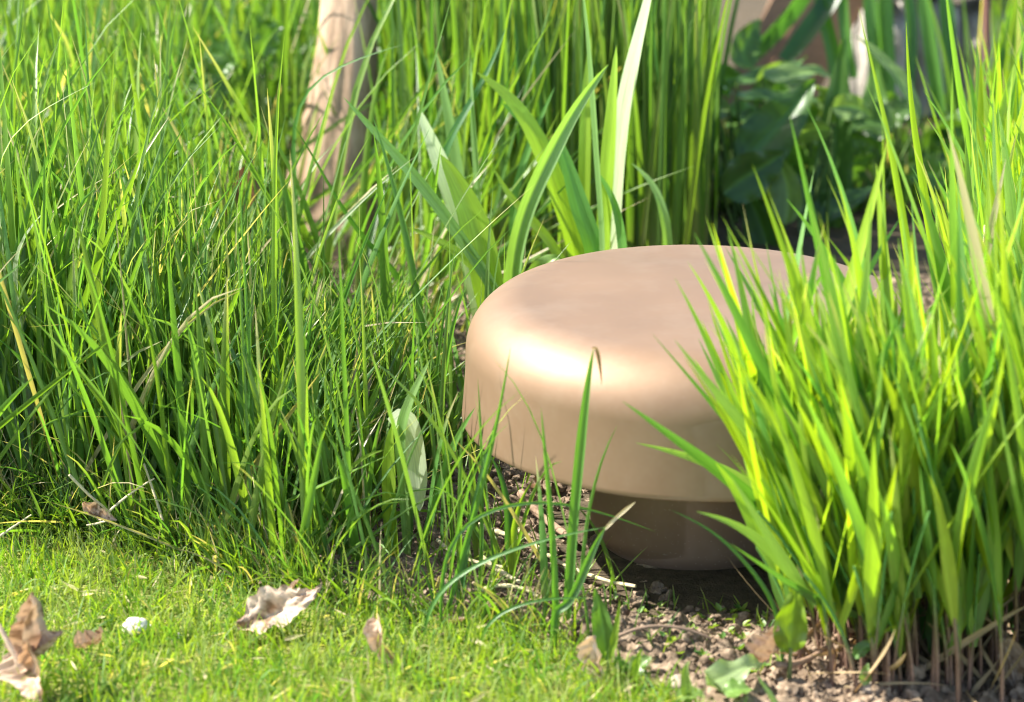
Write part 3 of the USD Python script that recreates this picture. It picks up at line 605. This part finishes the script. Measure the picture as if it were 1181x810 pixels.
# ------------------------------------------------------------------ broad leaved plants in the background
def broad(px, w, Y, plant, c, seed, roll=0.0, Y1=None, fold=0.28, wavy=0.06, face=None):
    obj('leaf', traced(px, w, Y, Y1, prof='ovate', col=c, roll=roll, fold=fold, cup=-0.1, wavy=wavy, crumple=0.03, seg=20, cols=11, ribcol=np.asarray(c) * 1.8, seed=seed, face=face), 'broad_leaf', plant)
    b = P(*px[0], Y); r = plant.GetCustomDataByKey('at').split(); r = np.r_[b[:2] * 0.6 + np.array([float(r[0]), float(r[1])]) * 0.4, 0]
    if b[2] > 0.03: obj('leaf_stalk', tube([r, r * 0.35 + b * 0.65 + [0, 0, -0.01], b], 0.0028, 0.0018, 5, 6, col=(0.08, 0.14, 0.035)), 'twig_look', plant)


hosta = thing('broad_leaf_plant', 'bushy plant with big dark green oval leaves in shade at the back right', 'plant', P(890, 260, 3.0) * [1, 1, 0])
DK, MD, PALE = np.array([0.055, 0.125, 0.028]), np.array([0.085, 0.175, 0.035]), np.array([0.16, 0.25, 0.08])
for k, (px, w, Y, c, roll) in enumerate([
    ([(852, 190), (880, 165), (910, 130), (940, 92)], 66, 2.85, DK, 0.2), ([(835, 225), (860, 205), (885, 190), (905, 175)], 60, 2.8, DK, -0.3), ([(905, 260), (908, 230), (905, 205), (890, 175)], 40, 2.82, PALE, 0.3),
    ([(880, 90), (905, 86), (935, 82), (960, 88)], 34, 3.05, PALE, 0.8), ([(850, 95), (875, 88), (905, 80), (930, 66)], 30, 3.1, MD, 0.9), ([(850, 110), (880, 112), (915, 112), (955, 118)], 32, 3.0, MD, 1.0),
    ([(965, 270), (962, 200), (966, 130), (972, 45)], 46, 2.95, DK, 0.3), ([(890, 300), (880, 270), (870, 240), (862, 215)], 44, 2.85, DK, 0.2), ([(930, 290), (935, 250), (930, 225), (920, 200)], 36, 2.9, DK, -0.4),
    ([(960, 150), (940, 150), (915, 158), (900, 172)], 30, 2.9, PALE, 0.7), ([(868, 80), (858, 60), (866, 40), (876, 22)], 40, 3.2, MD, -0.3), ([(840, 150), (850, 140), (870, 130), (885, 125)], 26, 3.1, MD, 0.8),
    ([(945, 260), (965, 240), (990, 225), (1010, 215)], 30, 2.9, DK, 0.5), ([(985, 200), (1000, 150), (1010, 110), (1005, 60)], 40, 3.1, MD, 0.5), ([(1060, 140), (1045, 100), (1020, 70), (985, 40)], 22, 2.9, PALE, -0.5)]):
    broad(px, w, Y, hosta, c, 300 + k, roll, Y + 0.04)
for k, (px, w) in enumerate([([(905, 300), (900, 255), (895, 230)], 6), ([(890, 310), (878, 260), (860, 200)], 6), ([(950, 310), (955, 240), (960, 160)], 6)]):
    obj('leaf_stalk', tube([P(x, y, 2.9) for x, y in px], 0.003, 0.002, 6, 8, col=(0.07, 0.13, 0.03)), 'twig_look', hosta)
hg_ = np.random.default_rng(19)
for k in range(44):
    x, y = hg_.uniform(815, 985), hg_.uniform(95, 265); dx, dy = hg_.uniform(-70, 70), hg_.uniform(-50, 15)
    broad([(x, y), (x + dx * .4, y + dy * .6 - 8), (x + dx, y + dy)], hg_.uniform(24, 46), hg_.uniform(2.95, 3.3), hosta, (DK if hg_.random() < 0.15 else PALE if hg_.random() < 0.45 else MD * 1.2) * hg_.uniform(0.8, 1.3), 700 + k, hg_.normal() * 0.8)
bush = thing('broad_leaf_plant', 'leafy green plant behind the long grass just left of the tree trunk', 'plant', P(300, 240, 3.0) * [1, 1, 0])
bg_ = np.random.default_rng(17)
for k in range(34):
    x, y = bg_.uniform(225, 350), bg_.uniform(40, 240); dx, dy = bg_.uniform(-60, 60), bg_.uniform(-45, 10)
    broad([(x, y), (x + dx * .4, y + dy * .6 - 6), (x + dx, y + dy)], bg_.uniform(18, 34), bg_.uniform(2.9, 3.25), bush, MD * bg_.uniform(0.6, 1.3), 330 + k, bg_.normal() * 0.7)
back_bush = thing('broad_leaf_plant', 'dark leafy plant at the far back behind the bright grass tips at right', 'plant', P(1080, 120, 3.5) * [1, 1, 0])
for k in range(46):
    x, y = bg_.uniform(975, 1210), bg_.uniform(135, 235); dx, dy = bg_.uniform(-70, 70), bg_.uniform(-35, 15)
    broad([(x, y), (x + dx * .4, y + dy * .6 - 6), (x + dx, y + dy)], bg_.uniform(24, 50), bg_.uniform(3.0, 3.25), back_bush, MD * bg_.uniform(0.6, 1.3), 370 + k, bg_.normal() * 0.7)
# big strap leaves leaning in the top right background
far = thing('strap_leaf_plant', 'far plant of wide dark strap leaves leaning before the brown boards', 'plant', P(900, 120, 3.5) * [1, 1, 0])
for k, (px, w, c) in enumerate([([(862, 70), (890, 40), (920, 5), (945, -40)], 26, 'd'), ([(905, 70), (925, 45), (950, 10), (985, -45)], 22, 'd'), ([(965, 110), (962, 60), (950, 20), (940, -30)], 16, 'g'), ([(985, 90), (975, 40), (972, 0), (968, -40)], 13, 'g'),
                               ([(1016, 135), (1009, 60), (1003, 0), (998, -40)], 17, 'g'), ([(1025, 120), (1022, 60), (1020, 10), (1018, -40)], 20, 'g'), ([(1085, 130), (1075, 60), (1068, 10), (1060, -40)], 18, 'g'), ([(1100, 130), (1095, 60), (1092, 10), (1085, -40)], 16, 'd'), ([(1140, 140), (1150, 80), (1165, 30), (1180, -20)], 16, 'g'), ([(1045, 120), (1052, 60), (1050, 10), (1040, -40)], 12, 'd')]):
    obj('leaf', traced(px, w, 3.3, 3.35, prof='strap', col=COL[c], roll=rng.normal() * 0.4, seg=14, cols=5, fold=0.2, seed=400 + k), 'iris_leaf', far)
FARG = grass(np.array([[0.18, 3.0], [0.5, 3.0], [1.5, 2.9], [1.5, 3.4], [0.3, 3.4], [0.22, 3.8]]), 2200, 63, (0.03, 0.11), (0.005, 0.012), (0.0, 0.7), (0.0, 0.8), seg=5, dark=0.6)
tag(obj('far_grass', FARG, 'grass_leaf'), 'rough low grass at the shaded far back, right of the tall reeds', 'grass', kind='stuff')
tag(obj('reeds', grass(np.array([[0.62, 3.1], [1.0, 3.05], [1.1, 3.35], [0.62, 3.35]]), 150, 62, (0.30, 0.48), (0.005, 0.011), (0.0, 0.3), (0.0, 0.4), seg=7, dark=0.4, yel=0.6), 'grass_leaf'), 'tall green reeds before the pale stones at the far top right', 'reeds', kind='stuff')
tag(obj('reed_stem', tube([P(1138, 220, 3.0), P(1138, 60, 3.0), P(1139, -60, 3.0)], 0.005, 0.0045, 8, 8, col=(0.22, 0.11, 0.08)), 'twig_look'), 'upright reddish brown bare stem near the top right corner', 'stem')

# pale stones and weathered boards at the far back
for k, (x0, x1, y0, y1, Y, lab) in enumerate([(998, 1050, 22, 150, 3.56, 'pale stone block at the far back, leftmost of the three'), (1052, 1112, 10, 150, 3.62, 'pale stone block at the far back, between two others'), (1114, 1230, 16, 150, 3.6, 'pale stone block at the far back, rightmost of the three')]):
    a, b = P(x0, y0, Y), P(x1, y1, Y); m = trimesh.creation.box([b[0] - a[0] - 0.006, 0.18, max(a[2], 0.08) + 0.06])
    for _ in range(4): m = m.subdivide()
    v = np.array(m.vertices); d = v / np.linalg.norm(v, axis=1, keepdims=True)
    h = np.array(m.extents) / 2; v = np.sign(v) * h * (1 - (1 - np.abs(v) / h) ** 1.0); r = np.linalg.norm(v / h, ord=6, axis=1, keepdims=True); v = v / np.maximum(r, 1) * 1.0
    v += d * (meshkit.fbm(v * 18 + k * 7, 4, k)[:, None] - 0.5) * 0.03
    tag(obj('stone_block', dict(v=v + [(a[0] + b[0]) / 2, Y + 0.1, m.extents[2] / 2 - 0.06], f=np.array(m.faces)), 'stone_look', smooth=True), lab, 'stone')
    tag(obj('coping_stone', dict(v=v * [1.02, 1.1, 0.16] + [(a[0] + b[0]) / 2, Y + 0.1, m.extents[2] - 0.02], f=np.array(m.faces)), 'stone_look', smooth=True),
        lab.replace('stone block at the far back', 'flat slab topping the far stone blocks'), 'stone')
for k, (px, lab) in enumerate([([(905, 110), (1000, -70)], 'weathered brown board leaning at the back, the right one of two'), ([(872, 100), (962, -70)], 'weathered brown board leaning at the back, the left one of two')]):
    p0, p1 = P(*px[0], 3.62), P(*px[1], 3.7); d = p1 - p0; L = np.linalg.norm(d); p0 = p0 - d * (p0[2] + 0.02) / max(d[2], 1e-6)
    d = p1 - p0; L = np.linalg.norm(d); m = trimesh.creation.box([0.085, 0.022, L])
    for _ in range(3): m = m.subdivide()
    v = np.array(m.vertices); z = d / L; x = np.cross([0, 1, 0], z); x /= np.linalg.norm(x); y = np.cross(z, x)
    w = v[:, :1] * x + v[:, 1:2] * y + v[:, 2:] * z + (p0 + p1) / 2
    tag(obj('board', dict(v=w, f=np.array(m.faces), col=np.full((len(w), 3), (0.26, 0.16, 0.10))), 'twig_look', smooth=False), lab, 'board')

# ------------------------------------------------------------------ dead leaves, twigs, stones and weeds on the ground
TAN = np.array([0.55, 0.415, 0.305]); TANR = np.array([0.64, 0.51, 0.39])


def dead(lobes, lab, seed, parts=None):
    z0 = P(*lobes[0][0][0][:2], lobes[0][1])
    t = thing('dead_leaf', lab, 'dead leaf', (z0[0], z0[1], 0))
    for k, (px, Y, w, roll, kw) in enumerate(lobes):
        pts = [P(p[0], p[1], Y + (p[2] if len(p) > 2 else 0)) for p in px]
        kw = {**dict(prof='ovate', fold=0.35, cup=0.3, veins=7, vein_amp=0.022, crumple=0.20, edge=0.28, seg=36, cols=19, face=(-0.5, -0.6, 0.65), col=TAN, ribcol=TANR, spots=(0.2, 0.13, 0.08)), **kw}
        obj('leaf_blade', ribbon(pts, w * Y / cp / FPX, roll=roll, seed=seed + k, **kw), 'dry_leaf', t)
    return t


t = dead([([(27, 765), (37, 722), (37, 683)], 1.625, 44, 0.1, {'cup': 0.45, 'fold': 0.6}), ([(24, 746, 0.015), (34, 775, -0.01), (44, 808, -0.04)], 1.615, 58, -0.1, {'veins': 8, 'vein_amp': 0.04}), ([(36, 756), (52, 744), (72, 728)], 1.62, 26, 0.2, {'cup': 0.5})], 'large curled tan dead leaf with two upright lobes on the lawn', 510)
obj('leaf_stalk', tube([P(24, 768, 1.612), P(10, 742, 1.615), P(-2, 720, 1.62)], 0.0028, 0.0016, 7, 8, 0.3, col=TAN * 0.9), 'twig_look', t)
t = dead([([(274, 726, -0.01), (310, 706), (345, 690), (371, 674, 0.02)], 1.71, 50, 0.1, {'face': (-0.32, -0.78, 0.56), 'col': TAN, 'veins': 10, 'fold': 0.12, 'cup': 0.15, 'vein_amp': 0.04, 'edge': 0.35}), ([(330, 694), (338, 676), (345, 668)], 1.725, 12, 0.3, {'prof': 'lance'})], 'long tan dead leaf lying at the foot of the long grass', 520)
dead([([(84, 745), (98, 742), (112, 735), (118, 722)], 1.675, 22, 0.2, {'col': TAN * 0.85, 'cup': 0.5})], 'small brown curled dead leaf between the large one and white stone', 530)
dead([([(434, 712, 0.02), (436, 736), (446, 754), (466, 770)], 1.65, 26, 0.1, {'fold': 0.5, 'cup': 0.5, 'prof': 'lance'})], 'narrow twisted tan dead leaf standing in the lawn left of centre', 540)
dead([([(432, 800), (440, 785), (452, 772)], 1.635, 8, 0.2, {'prof': 'lance'})], 'tiny pale dead leaf scrap below the narrow twisted one', 545)
dead([([(683, 734), (684, 755), (690, 775), (702, 787)], 1.63, 32, -0.15, {'cup': 0.35, 'fold': 0.3, 'veins': 4, 'col': TANR})], 'pointed pale tan dead leaf upright at the lawn edge beside a green leaf', 550)
dead([([(708, 800), (722, 795), (738, 790)], 1.62, 16, 0.9, {})], 'flat tan dead leaf scrap right of the pointed upright one', 555)
dead([([(868, 765), (880, 750), (892, 735), (897, 722)], 1.63, 24, 0.3, {'cup': 0.8, 'fold': 0.5, 'col': TAN * 0.8})], 'grey brown dead leaf against the rounded yellow green leaf', 560)
dead([([(272, 260), (280, 235), (288, 205), (284, 180)], 2.35, 28, 0.4, {'col': (0.22, 0.13, 0.08), 'cup': 0.9, 'crumple': 0.3, 'ribcol': (0.3, 0.2, 0.12)})], 'shrivelled dark brown dead leaf caught upright in long grass left of trunk', 565)
dead([([(95, 580), (108, 590), (122, 598), (135, 600)], 1.86, 18, 0.3, {'fold': 0.6})], 'crumpled tan dead leaf at the edge of the long grass, far left', 570)
dead([([(1160, 735, 0), (1166, 760), (1172, 795)], 1.63, 34, 0.6, {'col': TAN * 0.6, 'veins': 6, 'vein_amp': 0.06})], 'ribbed brown dead leaf under the big clump at right edge', 575)
for k, (px, w, lab) in enumerate([([(612, 566), (620, 560), (632, 572)], 18, 'brown dead leaf curled on shaded soil under the cap left edge'), ([(425, 545), (438, 560), (450, 570)], 26, 'tan dead leaf on the soil among grass stems left of the folded leaf'), ([(500, 712), (520, 716), (540, 712)], 12, 'thin tan dead leaf flat on soil at the lawn edge')]):
    p = on_soil(*px[1]); dead([(px, p[1], w, 0.5, {'cup': 0.5})], lab, 580 + k)

tag(obj('pebble', lump(on_lawn(157, 735, 0.008), (0.0105, 0.008, 0.009), 3, 0.85, 0.35, 3, (0.78, 0.72, 0.66)), 'twig_look', smooth=35), 'angular white pebble lying in the lawn', 'pebble')
for k, (x, y, r, lab) in enumerate([(173, 724, .003, 'tiny white stone chip right beside the white pebble'), (205, 738, .0035, 'small pale stone chip in lawn between pebble and long dead leaf'), (440, 665, .007, 'grey stone on the soil beside the stems of long grass'), (655, 640, .008, 'rounded tan clod on the soil under the diagonal straw'), (786, 780, .009, 'brown clod at the lawn edge in front of the soil'), (1003, 792, .008, 'pale grey stone at the foot of the big clump')]):
    p = (on_lawn if k < 2 else on_soil)(x, y, r * 0.4); tag(obj('pebble', lump(p, (r, r, r), 40 + k, 0.75, 0.5, 2, (0.6, 0.55, 0.5) if k < 2 else (0.33, 0.27, 0.21)), 'twig_look'), lab, 'pebble' if k not in (3, 4) else 'clod')


def twig(px, r, lab, seed, col=STRAW * 1.2, lift=0.014):
    r = r * 1.25
    tag(obj('twig', tube([on_soil(x, y, lift + (0.004 if i in (0, len(px) - 1) else 0.002)) for i, (x, y) in enumerate(px)], r, r * 0.7, 7, 14, 0.35, col=col, seed=seed), 'twig_look'), lab, 'twig')


twig([(598, 622), (650, 652), (690, 670), (733, 687)], 0.0016, 'long straight pale straw lying diagonally on the soil', 1)
twig([(600, 586), (632, 604), (655, 622)], 0.0035, 'thick brown twig on the soil under the cap', 2, (0.28, 0.19, 0.13))
twig([(552, 622), (575, 630), (592, 636)], 0.0022, 'short pale straw left of the long diagonal one', 3)
twig([(556, 668), (580, 676), (600, 684)], 0.002, 'short pale straw piece on soil below the others', 4)
twig([(552, 705), (585, 707), (620, 713)], 0.0014, 'thin straw lying along the lawn edge', 5)
twig([(700, 752), (760, 750), (820, 752)], 0.0012, 'thin dark root lying across the soil before the ornament', 6, (0.2, 0.14, 0.1))
twig([(655, 728), (668, 715), (680, 708)], 0.0018, 'small brown twig left of the upright oval leaf', 7, (0.34, 0.25, 0.18))
twig([(505, 640), (540, 660), (585, 672)], 0.0015, 'thin pale stalk among the stems at the soil left edge', 8)
twig([(895, 785), (930, 770), (965, 755)], 0.0022, 'brown twig at the foot of the big clump', 9, (0.27, 0.18, 0.12))
twig([(430, 585), (470, 590), (520, 592)], 0.0015, 'straw lying flat under the folded pale leaf', 10)


def stalk(px, Y, r, lab, seed, col=STRAW * 1.3):
    tag(obj('dry_stalk', tube([P(x, y, Y + 0.01 * i) for i, (x, y) in enumerate(px)], r, r * 0.6, 6, 12, 0.3, col=col, seed=seed), 'twig_look'), lab, 'dry stalk')


stalk([(80, 548), (104, 572), (128, 594), (100, 606)], 1.86, 0.0014, 'thin broken straw stalk bent sharply at the edge of long grass', 1)
stalk([(126, 590), (150, 570), (178, 552)], 1.86, 0.0011, 'straw stalk rising right from the broken bent one', 2)
stalk([(190, 608), (178, 570), (166, 535)], 1.88, 0.0016, 'upright tan dry stalk at the front of the long grass', 3)
stalk([(-5, 622), (15, 608), (36, 594)], 1.85, 0.0011, 'pale dry stalk lying at the left edge above the lawn', 4)
stalk([(314, 640), (300, 590), (292, 550)], 1.84, 0.0014, 'thin tan dry stalk in the grass above the long dead leaf', 5)
stalk([(1129, 450), (1133, 380), (1136, 260)], 1.85, 0.0018, 'single tan dry stalk standing among the bright blades at right', 6)


def weed(name, lab, spot, leaves_, look='broad_leaf'):
    t = thing(name, lab, 'weed', spot)
    for k, (px, Y, w, c, roll, kw) in enumerate(leaves_):
        pts = [P(p[0], p[1], Y + (p[2] if len(p) > 2 else 0)) for p in px]
        obj('leaf', ribbon(pts, w * Y / cp / FPX, roll=roll, seed=600 + k + int(px[0][0]), **{**dict(prof='ovate', fold=0.2, wavy=0.06, crumple=0.05, seg=20, cols=11, col=c, ribcol=np.asarray(c) * 1.6, edge=0.05), **kw}), look, t)
    return t


BY = np.array([0.15, 0.24, 0.02])
w1 = weed('rounded_leaf_weed', 'weed with one rounded yellow green leaf at the foot of the big clump', on_soil(910, 770), [([(912, 755), (911, 735), (915, 700), (920, 674)], 1.63, 44, BY, 0.1, {'wavy': 0.1, 'crumple': 0.1})])
obj('leaf_stalk', tube([on_soil(911, 778), P(911, 765, 1.63), P(912, 748, 1.63)], 0.002, 0.0015, 6, 6, col=(0.16, 0.18, 0.06)), 'twig_look', w1)
weed('oval_leaf_weed', 'weed with one upright oval dark green leaf at the lawn edge', on_soil(699, 757), [([(699, 762), (697, 735), (692, 705), (686, 678)], 1.655, 30, MD, 0.3, {}), ([(702, 764), (709, 735), (715, 690)], 1.65, 11, YEL * 0.9, 0.3, {'prof': 'lance'})])
weed('pale_leaf_weed', 'low weed with flat pale lobed leaves at the bottom of the soil', on_soil(840, 800), [
    ([(815, 790, -.02), (835, 780), (860, 768, .01), (882, 764, .02)], 1.60, 44, (0.22, 0.30, 0.14), 0.7, {'edge': 0.25, 'wavy': 0.12}), ([(835, 800), (850, 795), (868, 796)], 1.58, 30, (0.14, 0.24, 0.05), 0.8, {'edge': 0.2}),
    ([(795, 815), (792, 795), (790, 770), (796, 762)], 1.58, 16, (0.16, 0.24, 0.06), 0.3, {}), ([(900, 820), (888, 800), (872, 778)], 1.57, 9, (0.2, 0.3, 0.14), 0.4, {'prof': 'lance'}), ([(780, 805), (800, 800), (815, 805)], 1.58, 24, (0.14, 0.22, 0.05), 0.9, {'edge': 0.2})])
weed('small_leaf_weed', 'small weed with rounded pale leaves between oval leaf and soil', on_soil(738, 772), [
    ([(728, 775), (738, 766), (752, 758)], 1.63, 26, (0.13, 0.2, 0.07), 0.5, {'edge': 0.2}), ([(722, 775), (716, 765), (714, 754)], 1.63, 20, MD, 0.5, {}), ([(730, 785), (733, 770), (740, 748)], 1.625, 12, YEL, 0.2, {})])
weed('dock_plant', 'dark wrinkled dock leaf plant inside the big clump at right', G(1095, 800), [
    ([(1100, 775), (1095, 740), (1085, 700), (1082, 668)], 1.66, 58, DK, 0.2, {'crumple': 0.1, 'veins': 6, 'vein_amp': 0.02}), ([(1060, 740), (1050, 710), (1030, 690), (1015, 678)], 1.68, 44, DK * 1.2, 0.4, {}), ([(1150, 740), (1160, 710), (1172, 690)], 1.72, 40, DK, 0.4, {}),
    ([(985, 760), (1000, 745), (1018, 742)], 1.62, 18, MD, 0.4, {}), ([(1000, 790), (998, 778), (1002, 765)], 1.6, 16, PALE, 0.3, {})])
weed('pale_leaf_weed', 'small pale green leaf peeping over the back left edge of the cap', P(625, 430, 2.3) * [1, 1, 0], [([(618, 345), (622, 320), (632, 302), (648, 296)], 2.28, 34, (0.17, 0.28, 0.07), 0.3, {'edge': 0.12}), ([(612, 345), (608, 325), (612, 308)], 2.3, 20, MD, 0.4, {})])
sg = np.random.default_rng(23)
sp_ = scatter(poly_px([(690, 690), (905, 690), (900, 790), (760, 790)]), 46, 24); n = 46 * 3
zb = np.repeat(np.c_[sp_, soil_height(sp_[:, 0], sp_[:, 1]) + 0.004], 3, 0)
tag(obj('seedlings', blades(zb, sg.random(n) * 6.28, sg.uniform(.004, .010, n), sg.uniform(.003, .0055, n), sg.uniform(.6, 1.4, n), sg.uniform(0, .4, n), np.ones(n), sg.normal(size=n) * .2, 0 * zb[:, 0], 4, 'ovate', mixed(n, sg, 0, 1.0)), 'broad_leaf'), 'tiny bright green weed seedlings dotted over the bare soil', 'seedlings', kind='stuff')
for p in stage.Traverse():
    if p.GetCustomDataByKey('at'): p.ClearCustomDataByKey('at')
